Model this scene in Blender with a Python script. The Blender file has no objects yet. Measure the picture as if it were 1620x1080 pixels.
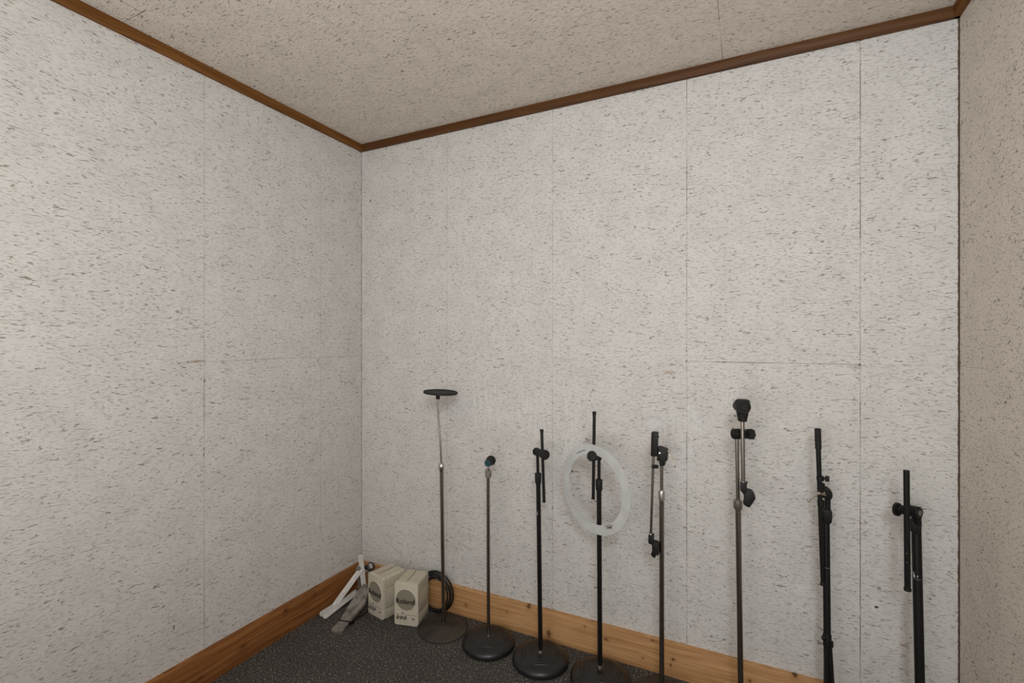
import bpy, bmesh, math, random
from mathutils import Vector, Matrix

random.seed(7)
sc = bpy.context.scene
COL = sc.collection
V = Vector
PI = math.pi

# ------------------------------------------------------------------ camera numbers (1620x1080 frame)
F, YAW, Y0 = 762.7, -0.4538, 538.9
CAM = V((1.932, -2.049, 1.356))
FW = V((math.sin(YAW), math.cos(YAW), 0))
RT = V((math.cos(YAW), -math.sin(YAW), 0))
UP = V((0, 0, 1))
W, H, YF = 2.553, 2.44, -4.2            # room width, height, open front edge


def ray(px, py):
    return FW + RT * ((px - 810) / F) + UP * ((Y0 - py) / F)


def at(px, py, Y):
    d = ray(px, py)
    return CAM + d * ((Y - CAM.y) / d.y)


def atx(px, py, X):
    d = ray(px, py)
    return CAM + d * ((X - CAM.x) / d.x)


def atz(px, py, Z):
    d = ray(px, py)
    return CAM + d * ((Z - CAM.z) / d.z)


# ------------------------------------------------------------------ node helper
class E:
    """tiny expression wrapper around shader math nodes"""
    nt = None

    def __init__(s, sock):
        s.s = sock

    @staticmethod
    def m(op, *a, clamp=False):
        n = E.nt.nodes.new('ShaderNodeMath')
        n.operation = op
        n.use_clamp = clamp
        for i, x in enumerate(a):
            if isinstance(x, E):
                E.nt.links.new(x.s, n.inputs[i])
            else:
                n.inputs[i].default_value = x
        return E(n.outputs[0])

    def __add__(s, o): return E.m('ADD', s, o)
    def __radd__(s, o): return E.m('ADD', o, s)
    def __sub__(s, o): return E.m('SUBTRACT', s, o)
    def __rsub__(s, o): return E.m('SUBTRACT', o, s)
    def __mul__(s, o): return E.m('MULTIPLY', s, o)
    def __rmul__(s, o): return E.m('MULTIPLY', o, s)
    def __truediv__(s, o): return E.m('DIVIDE', s, o)
    def abs(s): return E.m('ABSOLUTE', s)
    def max(s, o): return E.m('MAXIMUM', s, o)
    def min(s, o): return E.m('MINIMUM', s, o)


def step(x, a, b):
    """smooth 0..1 as x goes a..b (a may exceed b)"""
    n = E.nt.nodes.new('ShaderNodeMapRange')
    n.interpolation_type = 'SMOOTHSTEP'
    inv = a > b
    lo, hi = (b, a) if inv else (a, b)
    n.inputs['From Min'].default_value = lo
    n.inputs['From Max'].default_value = hi
    n.inputs['To Min'].default_value = 1 if inv else 0
    n.inputs['To Max'].default_value = 0 if inv else 1
    E.nt.links.new(x.s, n.inputs['Value'])
    return E(n.outputs['Result'])


def comb(x, y, z=0.0):
    n = E.nt.nodes.new('ShaderNodeCombineXYZ')
    for i, q in enumerate((x, y, z)):
        if isinstance(q, E):
            E.nt.links.new(q.s, n.inputs[i])
        else:
            n.inputs[i].default_value = q
    return E(n.outputs[0])


def noise(vec, scale=1.0, detail=0.0, rough=0.5, dim='3D'):
    n = E.nt.nodes.new('ShaderNodeTexNoise')
    n.inputs['Scale'].default_value = scale
    n.inputs['Detail'].default_value = detail
    n.inputs['Roughness'].default_value = rough
    n.noise_dimensions = dim
    E.nt.links.new(vec.s, n.inputs['Vector'])
    return E(n.outputs['Fac'])


def mixc(f, a, b):
    n = E.nt.nodes.new('ShaderNodeMix')
    n.data_type = 'RGBA'
    for i, q in ((0, f), (6, a), (7, b)):
        if isinstance(q, E):
            E.nt.links.new(q.s, n.inputs[i])
        elif i == 0:
            n.inputs[i].default_value = q
        else:
            n.inputs[i].default_value = (*q, 1)
    return E(n.outputs[2])


def lin(r, g, b):
    return tuple(((c / 255 + 0.055) / 1.055) ** 2.4 if c > 10 else c / 255 / 12.92 for c in (r, g, b))


def new_mat(name):
    m = bpy.data.materials.new(name)
    m.use_nodes = True
    E.nt = m.node_tree
    b = m.node_tree.nodes['Principled BSDF']
    return m, b


def coords(kind='Object'):
    tc = E.nt.nodes.new('ShaderNodeTexCoord')
    sp = E.nt.nodes.new('ShaderNodeSeparateXYZ')
    E.nt.links.new(tc.outputs[kind], sp.inputs[0])
    return E(tc.outputs[kind]), E(sp.outputs[0]), E(sp.outputs[1]), E(sp.outputs[2])


def set_in(b, k, v):
    if isinstance(v, E):
        E.nt.links.new(v.s, b.inputs[k])
    elif isinstance(v, tuple):
        b.inputs[k].default_value = (*v, 1)
    else:
        b.inputs[k].default_value = v


def bump(b, h, strength, dist):
    n = E.nt.nodes.new('ShaderNodeBump')
    n.inputs['Strength'].default_value = strength
    n.inputs['Distance'].default_value = dist
    E.nt.links.new(h.s, n.inputs['Height'])
    E.nt.links.new(n.outputs[0], b.inputs['Normal'])


def plain(name, col, rough=0.5, metal=0.0, var=0.0, vscale=40, col2=None, streak=None, coat=0.0, spec=.28):
    m, b = new_mat(name)
    if max(col) < .035 and not metal:
        set_in(b, 'Specular IOR Level', spec)
    vec, x, y, z = coords()
    if col2 is None:
        col2 = tuple(c * (1 - var) for c in col)
    if streak:
        vec = comb(x * streak[0], y * streak[1], z * streak[2])
    n = noise(vec, vscale, 3, .6)
    set_in(b, 'Base Color', mixc(step(n, .35, .65), col, col2))
    set_in(b, 'Roughness', n * .15 + (rough - .07))
    set_in(b, 'Metallic', metal)
    if coat:
        set_in(b, 'Coat Weight', coat)
    return m


# ------------------------------------------------------------------ acoustic panel material
WALL = lin(213, 210, 206)


def radial(u, v, cu, cv, ru, rv):
    """squared elliptical distance from a spot on the panel"""
    a = (u - cu) * (1 / ru)
    c = (v - cv) * (1 / rv)
    return a * a + c * c


def panel_material(name, u_axis, v_axis, seams_u, seams_v, base=WALL, edge=(), light=(), dark=(),
                   dens=0.0, seed=0.0, brown=(), scratch=(), short=False, fis=lin(131, 123, 113), fk=1.0):
    m, b = new_mat(name)
    vec, x, y, z = coords()
    ax = {'x': x, 'y': y, 'z': z}
    u, v = ax[u_axis], ax[v_axis]
    N2 = lambda ku, kv, off, det=0, r=.5: noise(comb(u * ku + (seed + off), v * kv + off), 1, det, r, '2D')
    blot = N2(9, 9, 7.4, 2) - .5
    # wavy hairline fissures: broken contour lines of a stretched noise, sliced obliquely
    def N3(ku, kv, off, det=0):
        p, q = u * ku + (seed * 3 + off), v * kv + off * 1.7
        return noise(comb(p, q, p * .45 + q * .62), 1, det, .5)
    k = 1.35 if short else 1.0
    n1 = N3(21 * k, 92 / k, 3.3)
    g1 = N3(64 * k, 190 / k, 17.1)
    fiss = step((n1 - .5).abs(), .036, .012) * step(g1, .495 - dens, .56 - dens)
    g2 = N3(56 * k, 420 / k, 41.7)
    fiss2 = step(g2, .655 - dens, .75 - dens) * .62
    fine = N3(120, 330, 71.7)
    fiss = fiss.max(fiss2).max(step(fine, .60, .78) * .28) * fk
    seam = None
    jag = (N2(60, 60, 2.2, 1) - .5) * .0016
    if seams_u or seams_v:
        vis = step(N2(5, 5, 6.6, 1), .34, .60)
    for specs, p, q in ((seams_u, u, v), (seams_v, v, u)):
        for (c0, r0, r1, wd, st) in specs:
            s = step((p - c0 + jag).abs(), wd, wd * .35) * (vis * (.6 * st) + .4 * st)
            if r0 is not None:
                s = s * step(q, r0 - .004, r0) * step(q, r1 + .004, r1)
            seam = s if seam is None else seam.max(s)
    for (axis, c0, wd) in edge:
        q = u if axis == 'u' else v
        e = step((q - c0).abs() + jag * 2.2, wd, wd * .55)
        seam = e if seam is None else seam.max(e)
    pale = None
    strk = None
    for (cu, cv, ru, rv, st, kind) in light:
        d = radial(u, v, cu, cv, ru, rv)
        if kind == 's':
            if strk is None:
                strk = step(N2(75, 7, 5.1, 3), .40, .72)
            p = step(d, 1.0, .1) * strk * st
        else:
            p = step(d + blot * 2.2, 1.1, -.1) * (st * .8)
        pale = p if pale is None else pale.max(p)
    for (u0, v0, u1, v1, wd, st) in scratch:
        L = math.hypot(u1 - u0, v1 - v0)
        du, dv = (u1 - u0) / L, (v1 - v0) / L
        a = (u - u0) * du + (v - v0) * dv
        p_ = ((u - u0) * dv - (v - v0) * du).abs()
        p = step(p_ + blot * .002, wd, wd * .3) * step(a, -.004, .004) * step(a, L + .004, L - .004) * st
        pale = p if pale is None else pale.max(p)
    spots = None
    for (cu, cv, ru, rv, st) in dark:
        p = step(radial(u, v, cu, cv, ru, rv) + blot, 1.0, .35) * st
        spots = p if spots is None else spots.max(p)
    tint = None
    for (cu, cv, ru, rv, st) in brown:
        p = step(radial(u, v, cu, cv, ru, rv) + blot * 1.2, 1.0, .1) * st
        tint = p if tint is None else tint.max(p)
    if pale is not None:
        fiss = fiss * (1 - pale * .75)
    c = mixc(step(blot, -.2, .2), tuple(q * .965 for q in base), tuple(min(1, q * 1.025) for q in base))
    if pale is not None:
        c = mixc(pale, c, lin(226, 226, 224))
    if tint is not None:
        c = mixc(tint, c, lin(160, 128, 100))
    c = mixc(fiss * .86, c, fis)
    if seam is not None:
        c = mixc(seam, c, lin(92, 76, 62))
    if spots is not None:
        c = mixc(spots, c, lin(60, 52, 46))
    set_in(b, 'Base Color', c)
    set_in(b, 'Roughness', .9)
    set_in(b, 'Specular IOR Level', .1)
    return m


def B(px, py):          # back wall pixel -> (x, z)
    p = at(px, py, 0)
    return p.x, p.z


def Lw(px, py):         # left wall pixel -> (y, z)
    p = atx(px, py, 0)
    return p.y, p.z


def Cw(px, py):         # ceiling pixel -> (x, y)
    p = atz(px, py, H)
    return p.x, p.y


def patch(fn, px, py, rx, ry, st, kind=None):
    u, v = fn(px, py)
    u2, _ = fn(px + rx, py)
    _, v2 = fn(px, py + ry)
    t = (u, v, abs(u2 - u), abs(v2 - v), st)
    return t if kind is None else t + (kind,)


SEAM_Z = 1.274
bs = [B(q, 560)[0] for q in (707, 874, 1086.5, 1361)]
s_white = [patch(B, 770, 640, 48, 52, .55, 's'), patch(B, 835, 650, 60, 60, .45, 's'),
           patch(B, 905, 690, 70, 60, .35, 's'), patch(B, 1080, 690, 55, 70, .4, 's'),
           patch(B, 1035, 672, 12, 9, .6, 'p'), patch(B, 1268, 931, 17, 12, .6, 'p'),
           patch(B, 1152, 950, 17, 9, .55, 'p'), patch(B, 1385, 958, 12, 12, .6, 'p'),
           patch(B, 1130, 845, 16, 12, .4, 'p'), patch(B, 875, 800, 9, 16, .55, 'p'),
           patch(B, 1075, 740, 22, 35, .35, 'p'), patch(B, 990, 560, 300, 12, .12, 'p'),
           patch(B, 1130, 1000, 20, 8, .35, 'p')]
s_dark = [patch(B, 586, 318, 2.2, 3, .6), patch(B, 1386.5, 960, 3.6, 2.4, .95), patch(B, 874, 803, 1.5, 4, .5),
          patch(B, 928, 694, 3, 2, .55), patch(B, 905.5, 745, 1.8, 2.6, .7), patch(B, 939, 819, 1.6, 1.6, .5),
          patch(B, 874, 953, 1.2, 2, .6), patch(B, 1333, 993, 2, 1.5, .6), patch(B, 874, 938, 1, 1.6, .5),
          patch(B, 1190, 1007, 2, 1.3, .45), patch(B, 1494, 76, 1.6, 3, .45), patch(B, 762, 914, 2.5, 1.5, .4),
          patch(B, 1086, 571, 2.2, 2.2, .6), patch(B, 1360, 576.5, 2.4, 2.2, .7)]
s_brown = [patch(B, 1062, 589, 10, 3.5, .5), patch(B, 1430, 1021, 10, 3, .6), patch(B, 930, 755, 25, 30, .12),
           patch(B, 1353, 581, 14, 5, .35)]
scr = [(*B(975, 900), *B(1004, 928), .0016, .8), (*B(1000, 911), *B(1006, 925), .0012, .5)]
M_back = panel_material('acoustic panel back', 'x', 'z',
                        [(bs[0], None, 0, .0013, .40), (bs[1], None, 0, .0013, .60), (bs[2], None, 0, .0016, .8),
                         (bs[3], None, 0, .0017, .95)],
                        [(SEAM_Z, bs[1], bs[1] + .08, .0012, .7), (SEAM_Z - .001, bs[2], bs[3], .0015, 1.0),
                         (SEAM_Z, 0, bs[0], .001, .35), (SEAM_Z, bs[3], W, .001, .25)],
                        light=s_white, dark=s_dark, brown=s_brown, scratch=scr, seed=1.3, edge=[('u', W, .0048)])
ls = [Lw(q, 560)[0] for q in (323, 507)]
l_light = [patch(Lw, 332, 840, 24, 20, .45, 'p'), patch(Lw, 95, 752, 25, 8, .3, 'p'), patch(Lw, 330, 455, 30, 14, .15, 'p')]
l_dark = [patch(Lw, 323.5, 602, 1.3, 3, .7), patch(Lw, 322.5, 718, 1.2, 4, .55), patch(Lw, 332, 614, 2, 1.6, .5),
          patch(Lw, 275, 992, 1.6, 4, .7), patch(Lw, 40, 690, 1, 9, .3), patch(Lw, 507, 720, 1.2, 1.4, .6)]
l_brown = [patch(Lw, 310, 571, 18, 2, .6), patch(Lw, 323, 640, 2, 60, .35), patch(Lw, 323, 965, 2, 70, .3)]
lscr = [(*Lw(318, 855), *Lw(350, 830), .0022, .7), (*Lw(320, 842), *Lw(336, 852), .0016, .5)]
M_left = panel_material('acoustic panel left', 'y', 'z',
                        [(ls[0], None, 0, .0012, .62), (ls[1], None, 0, .0014, .38)],
                        [(SEAM_Z, ls[0] - .12, 0, .0013, .62)], edge=[('u', 0.0, .0035)],
                        light=l_light, dark=l_dark, brown=l_brown, scratch=lscr, seed=4.7)
M_right = panel_material('acoustic panel right', 'y', 'z', [], [(SEAM_Z, None, 0, .0012, .5)],
                         edge=[('u', 0.0, .0062)], seed=8.2, short=True, dens=-.008, base=lin(222, 214, 203))
cx1 = Cw(1143.3, 93)[0]
cxa, cya = Cw(224.5, 19.5)
M_ceil = panel_material('acoustic panel ceiling', 'x', 'y',
                        [(cx1, None, 0, .0016, .85), (cxa, -4, cya, .0016, .9)],
                        [(cya, 0, cxa + .02, .002, 1.0)],
                        scratch=[(*Cw(888, 103), *Cw(901, 122), .0012, .0)],
                        dark=[patch(Cw, 962, 100, 2.5, 1.2, .5), patch(Cw, 1123, 54, 2.2, 1, .5),
                              patch(Cw, 201, 30, 2.5, 1.5, .7)],
                        seed=2.9, base=lin(221, 212, 200), fis=lin(118, 108, 96))


def wood_material(name, c1, c2, c3, along, across, knots=(), seed=0.0, rough=.5):
    m, b = new_mat(name)
    vec, x, y, z = coords()
    ax = {'x': x, 'y': y, 'z': z}
    u, v = ax[along], ax[across]
    wob = noise(comb(u * 2.2 + seed, v * 9, seed), 1, 2) - .5
    vv = v + wob * .05
    g = noise(comb(u * 1.1 + seed, vv * 75, seed), 1, 3, .6)
    g2 = noise(comb(u * 5 + seed, vv * 420, seed + 2), 1, 2)
    c = mixc(step(g, .36, .66), c1, c2)
    c = mixc(step(g2, .48, .68) * .62, c, c3)
    blot = noise(comb(u * 3.5 + seed, v * 14, 1.0), 1, 2)
    c = mixc(step(blot, .5, .78) * .45, c, c3)
    for (ku, kv, ru, rv, st) in knots:
        d = E.m('SQRT', E.m('POWER', ((u - ku) / ru).abs(), 2.0) + E.m('POWER', ((v - kv) / rv).abs(), 2.0))
        d = d + (noise(comb(u * 90, v * 90, 3.0), 1, 2) - .5) * .8
        c = mixc(step(d, 2.6, .9) * st * .45, c, c3)
        c = mixc(step(d, 1.05, .5) * st, c, lin(72, 44, 24))
    set_in(b, 'Base Color', c)
    set_in(b, 'Roughness', rough)
    set_in(b, 'Specular IOR Level', .15)
    bump(b, g2, .15, .001)
    return m


def kb(px, py, rx, ry, st):
    p = at(px, py, -.02)
    q = at(px + rx, py, -.02)
    r = at(px, py + ry, -.02)
    return (p.x, p.z, abs(q.x - p.x), abs(r.z - p.z), st)


def kl(px, py, rx, ry, st):
    p = atx(px, py, .02)
    q = atx(px + rx, py, .02)
    r = atx(px, py + ry, .02)
    return (p.y, p.z, abs(q.y - p.y), abs(r.z - p.z), st)


M_bb_back = wood_material('pine baseboard', lin(198, 156, 110), lin(176, 130, 86), lin(140, 95, 56), 'x', 'z',
                          knots=[kb(836, 959, 3.5, 4, .8), kb(868, 1002, 4, 7, .7), kb(934, 981, 5, 3, .75),
                                 kb(737, 957, 2, 3, .6), kb(959, 1011, 4, 3, .6), kb(1065, 1043, 3, 2.5, .85),
                                 kb(1061, 1052, 1.5, 3, .8), kb(1032, 1013, 2.5, 2, .7), kb(1158, 1038, 5, 2.5, .7),
                                 kb(1258, 1068, 5, 5, .85), kb(925, 991, 2, 2, .5), kb(1017, 1041, 2, 2, .5),
                                 kb(802, 967, 2, 2, .4), kb(1186, 1077, 3, 3, .7)], seed=3.1)
M_bb_left = wood_material('stained baseboard', lin(154, 104, 60), lin(122, 76, 40), lin(86, 50, 25), 'y', 'z',
                          knots=[kl(452, 966, 3, 3, .8), kl(498, 940, 3, 3, .5), kl(385, 1022, 6, 3, .6),
                                 kl(318, 1072, 4, 2, .6)], seed=7.7)
M_trim = wood_material('dark stained trim', lin(100, 66, 36), lin(84, 53, 28), lin(62, 38, 20), 'x', 'z', seed=1.9, rough=.45)
M_trim_l = wood_material('dark stained trim left', lin(128, 85, 42), lin(108, 69, 31), lin(80, 49, 22), 'y', 'z', seed=5.9, rough=.45)


def carpet_material():
    m, b = new_mat('speckled carpet')
    vec, x, y, z = coords()
    n1 = noise(comb(x, y, 0.0), 190, 2, .7)
    n2 = noise(comb(x, y, 5.0), 120, 2, .7)
    n3 = noise(comb(x, y, 8.0), 6, 2)
    c = mixc(step(n1, .38, .62), lin(48, 45, 44), lin(106, 101, 97))
    c = mixc(step(n2, .58, .68), c, lin(168, 161, 153))
    c = mixc(step(n2, .42, .34) * .7, c, lin(38, 36, 36))
    n4 = noise(comb(x, y, 11.0), 160, 1)
    c = mixc(step(n4, .64, .72) * .5, c, lin(112, 84, 66))
    c = mixc(step(n3, .3, .75) * .18, c, lin(52, 48, 46))
    set_in(b, 'Base Color', c)
    set_in(b, 'Roughness', .95)
    set_in(b, 'Specular IOR Level', .1)
    bump(b, n1, .8, .006)
    return m


M_carpet = carpet_material()
M_black = plain('black powder coat', (.009, .008, .0075), .42, 0, .2, 60)
M_black2 = plain('black plastic', (.011, .010, .0095), .5, 0, .3, 80)
M_blackrub = plain('black rubber', (.018, .0165, .015), .62, 0, .3, 90)
M_base = plain('black cast base', (.017, .016, .0155), .34, 0, .35, 25, spec=.5)
M_iron = plain('dusty brown iron', (.026, .022, .019), .6, .1, .3, 14, col2=(.058, .047, .035))
M_chrome = plain('worn chrome', (.36, .33, .295), .24, 1, .25, 30, streak=(1, 1, .1))
M_bright = plain('bright chrome', (.66, .63, .59), .22, 1, .1, 40)
M_dull = plain('dull nickel', (.36, .32, .27), .42, .9, .2, 60)
M_brass = plain('tarnished steel', (.58, .50, .40), .3, 1, .2, 60)
M_teal = plain('teal plastic', lin(36, 80, 84), .4, 0, .4, 90)
M_beige = plain('cream plastic', lin(198, 190, 171), .55, 0, .06, 30)
M_beige2 = plain('cream front plastic', lin(206, 198, 180), .55, 0, .05, 30)
M_grille = plain('khaki grille cloth', lin(142, 136, 120), .8, 0, .12, 400)
M_seam = plain('shadow gap', lin(78, 72, 62), .9)
M_ink = plain('dark printed ink', lin(28, 27, 27), .6)
M_inkgrey = plain('grey printed ink', lin(70, 68, 66), .6)
M_whiteink = plain('white printed ink', lin(225, 222, 216), .6)
M_greyink = plain('pale grey band', lin(120, 118, 114), .6)
M_knob = plain('grey knob plastic', lin(112, 106, 96), .5)
M_white = plain('white enamel', lin(206, 203, 198), .4, 0, .14, 50)
M_alu = plain('worn grey aluminium', lin(158, 151, 142), .5, .35, .3, 26, col2=lin(108, 102, 95))
M_cable = plain('black cable sheath', (.013, .012, .012), .5)
M_plug = plain('black moulded plug', (.011, .010, .010), .35)


def frosted_material():
    m, b = new_mat('frosted plastic film')
    vec, x, y, z = coords()
    n = noise(vec, 18, 2)
    set_in(b, 'Base Color', mixc(step(n, .3, .7), lin(212, 213, 211), lin(200, 201, 199)))
    set_in(b, 'Roughness', .5)
    set_in(b, 'Alpha', .84)
    set_in(b, 'Subsurface Weight', 0.0)
    return m


M_film = frosted_material()


# ------------------------------------------------------------------ mesh helpers
def frame(d):
    d = d.normalized()
    a = V((0, 0, 1)) if abs(d.z) < .9 else V((0, 1, 0))
    x = a.cross(d).normalized()
    return x, d.cross(x).normalized()


class MB:
    def __init__(s):
        s.bm = bmesh.new()

    def ring(s, c, x, y, r, seg):
        if isinstance(r, tuple):
            rx, ry = r
        else:
            rx = ry = r
        return [s.bm.verts.new(c + x * (rx * math.cos(2 * PI * i / seg)) + y * (ry * math.sin(2 * PI * i / seg))) for i in range(seg)]

    def bridge(s, a, b):
        n = len(a)
        for i in range(n):
            s.bm.faces.new((a[i], a[(i + 1) % n], b[(i + 1) % n], b[i]))

    def tube(s, pts, r, seg=20, caps=True):
        pts = [V(p) for p in pts]
        n = len(pts)
        rr = r if isinstance(r, list) else [r] * n
        rings = []
        x = None
        for i, p in enumerate(pts):
            if i == 0:
                d = pts[1] - pts[0]
            elif i == n - 1:
                d = pts[-1] - pts[-2]
            else:
                d = (pts[i + 1] - p).normalized() + (p - pts[i - 1]).normalized()
            d.normalize()
            if x is None:
                x, y = frame(d)
            else:
                x = (x - d * x.dot(d)).normalized()
                y = d.cross(x)
            rings.append(s.ring(p, x, y, rr[i], seg))
        for a, b in zip(rings, rings[1:]):
            s.bridge(a, b)
        if caps:
            s.bm.faces.new(list(reversed(rings[0])))
            s.bm.faces.new(rings[-1])
        return s

    def lathe(s, o, axis, prof, seg=40, xdir=None):
        """prof: list of (r, h) along axis; r=0 ends close to a point"""
        o = V(o)
        d = V(axis).normalized()
        x, y = frame(d)
        prev = None
        for (r, h) in prof:
            c = o + d * h
            if r < 1e-6:
                cur = [s.bm.verts.new(c)]
            else:
                cur = s.ring(c, x, y, r, seg)
            if prev is not None:
                if len(prev) == 1 and len(cur) > 1:
                    for i in range(seg):
                        s.bm.faces.new((prev[0], cur[(i + 1) % seg], cur[i]))
                elif len(cur) == 1 and len(prev) > 1:
                    for i in range(seg):
                        s.bm.faces.new((prev[i], prev[(i + 1) % seg], cur[0]))
                else:
                    s.bridge(prev, cur)
            prev = cur
        return s

    def box(s, c, ex, ey, ez, hx, hy, hz, bev=0.0, seg=2):
        c = V(c)
        t = bmesh.new()
        vs = [t.verts.new(c + ex * (hx * i) + ey * (hy * j) + ez * (hz * k)) for i in (-1, 1) for j in (-1, 1) for k in (-1, 1)]
        for f in ((0, 1, 3, 2), (4, 6, 7, 5), (0, 4, 5, 1), (2, 3, 7, 6), (0, 2, 6, 4), (1, 5, 7, 3)):
            t.faces.new([vs[i] for i in f])
        if bev:
            bmesh.ops.bevel(t, geom=list(t.edges), offset=bev, segments=seg, affect='EDGES', profile=.6)
        s.merge(t)
        return s

    def prism(s, pts, ext, bev=0.0, seg=2):
        """planar 3D outline extruded by vector ext"""
        ext = V(ext)
        t = bmesh.new()
        a = [t.verts.new(V(p)) for p in pts]
        b = [t.verts.new(V(p) + ext) for p in pts]
        n = len(a)
        t.faces.new(list(reversed(a)))
        t.faces.new(b)
        for i in range(n):
            t.faces.new((a[i], a[(i + 1) % n], b[(i + 1) % n], b[i]))
        bmesh.ops.recalc_face_normals(t, faces=t.faces)
        if bev:
            bmesh.ops.bevel(t, geom=list(t.edges), offset=bev, segments=seg, affect='EDGES', profile=.6)
        s.merge(t)
        return s

    def sphere(s, c, r, seg=16):
        t = bmesh.new()
        bmesh.ops.create_uvsphere(t, u_segments=seg, v_segments=seg // 2, radius=r, matrix=Matrix.Translation(V(c)))
        s.merge(t)
        return s

    def merge(s, t):
        me = bpy.data.meshes.new('tmp')
        t.to_mesh(me)
        t.free()
        s.bm.from_mesh(me)
        bpy.data.meshes.remove(me)

    def obj(s, name, mat, parent=None, origin=None, angle=35):
        """verts are in world space; stored relative to the top-level thing's location"""
        root = parent
        while root is not None and root.parent is not None:
            root = root.parent
        o0 = root.location.copy() if root is not None else (V(origin) if origin is not None else V((0, 0, 0)))
        bmesh.ops.translate(s.bm, verts=s.bm.verts, vec=-o0)
        bmesh.ops.recalc_face_normals(s.bm, faces=s.bm.faces)
        me = bpy.data.meshes.new(name)
        s.bm.to_mesh(me)
        s.bm.free()
        me.materials.append(mat)
        for p in me.polygons:
            p.use_smooth = True
        me.set_sharp_from_angle(angle=math.radians(angle))
        o = bpy.data.objects.new(name, me)
        COL.objects.link(o)
        if parent is not None:
            o.parent = parent
        else:
            o.location = o0
        return o


def thing(name, loc, label, cat, group=None):
    o = bpy.data.objects.new(name, None)
    o.empty_display_size = .1
    o.location = loc
    COL.objects.link(o)
    o['label'] = label
    o['category'] = cat
    if group:
        o['group'] = group
    return o


def tag(o, label, cat, group=None):
    o['label'] = label
    o['category'] = cat
    if group:
        o['group'] = group
    return o


def struct(o):
    o['kind'] = 'structure'
    return o


X_, Y_, Z_ = V((1, 0, 0)), V((0, 1, 0)), V((0, 0, 1))


def slab(name, lo, hi, mat, bev=0.0, origin=(0, 0, 0)):
    lo, hi = V(lo), V(hi)
    c, h = (lo + hi) / 2, (hi - lo) / 2
    return struct(MB().box(c, X_, Y_, Z_, h.x, h.y, h.z, bev).obj(name, mat, origin=origin))


# ------------------------------------------------------------------ room shell
slab('floor', (-.1, YF, -.1), (W + .1, .1, 0), M_carpet)
slab('ceiling', (-.1, YF, H), (W + .1, .1, H + .1), M_ceil)
slab('wall_left', (-.1, YF, 0), (0, .1, H), M_left)
slab('wall_back', (0, 0, 0), (W, .1, H), M_back)
# the right wall's object origin is its own corner so that u = 0 is the room corner
slab('wall_right', (W, YF, 0), (W + .1, .1, H), M_right, origin=(W, 0, 0))

BB = .1365


def moulding(name, a, b, inward, prof, mat):
    """prof (outward distance, z) polygon swept from a to b"""
    a, b, inw = V(a), V(b), V(inward)
    pts = [a + inw * d + Z_ * z for d, z in prof]
    return struct(MB().prism(pts, b - a).obj(name, mat))


bb_prof = [(0, 0), (.019, 0), (.019, BB - .006), (.016, BB - .0015), (.012, BB), (0, BB)]
moulding('baseboard_left', (0, YF, 0), (0, 0, 0), X_, bb_prof, M_bb_left)
moulding('baseboard_back', (.019, 0, 0), (W, 0, 0), -Y_, bb_prof, M_bb_back)
moulding('baseboard_right', (W, YF, 0), (W, -.30, 0), -X_, bb_prof, M_bb_left)
T0 = 2.4055
tr_prof = [(0, H), (.022, H), (.022, H - .012), (.019, H - .022), (.0165, T0 + .003), (.014, T0), (0, T0)]
moulding('trim_1', (0, YF, 0), (0, 0, 0), X_, tr_prof, M_trim_l)
moulding('trim_2', (.022, 0, 0), (W, 0, 0), -Y_, tr_prof, M_trim)
moulding('trim_3', (W, YF, 0), (W, 0, 0), -X_, tr_prof, M_trim_l)

# ------------------------------------------------------------------ microphone stands
def dome_base(root, c, r=.12, h=.043):
    prof = [(0, 0), (r - .004, 0), (r, .004), (r, .012), (r * .985, .019), (r * .93, .027), (r * .82, .034),
            (r * .68, .0385), (r * .665, .0372), (r * .65, .0392), (r * .56, .0408), (r * .545, .0395), (r * .53, .0412),
            (r * .42, .042), (r * .405, .0408), (r * .39, .0424), (r * .2, h), (0, h)]
    return MB().lathe(c, Z_, prof, 64).obj('base', M_base, root)


def flat_base(root, c, r=.117):
    prof = [(0, 0), (r - .002, 0), (r, .002), (r, .007), (r - .003, .0105), (r * .8, .0155), (r * .5, .021), (r * .25, .025), (0, .026)]
    b = MB().lathe(c, Z_, prof, 64).obj('base', M_iron, root)
    b['label'] = 'dusty brown cast iron base'
    return b


def collar(root, c, r, h, mat, name='base_collar'):
    return MB().lathe(c, Z_, [(0, 0), (r * 1.35, 0), (r * 1.35, h * .35), (r * 1.1, h), (0, h)], 24).obj(name, mat, root)


def axis_cyl(mb, c, d, L, r, bev=.0015, seg=32):
    """bevelled cylinder centred on c along d"""
    mb.lathe(V(c) - V(d).normalized() * (L / 2), d, [(0, 0), (r - bev, 0), (r, bev), (r, L - bev), (r - bev, L), (0, L)], seg)
    return mb


def knurled(mb, c, d, L, r, lobes=12, depth=.0012):
    d = V(d).normalized()
    x, y = frame(d)
    pts = []
    for i in range(lobes * 4):
        a = 2 * PI * i / (lobes * 4)
        rr = r - (depth if i % 4 in (0, 1) else 0)
        pts.append(V(c) - d * (L / 2) + x * (rr * math.cos(a)) + y * (rr * math.sin(a)))
    mb.prism(pts, d * L, .0005, 1)
    return mb


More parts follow.
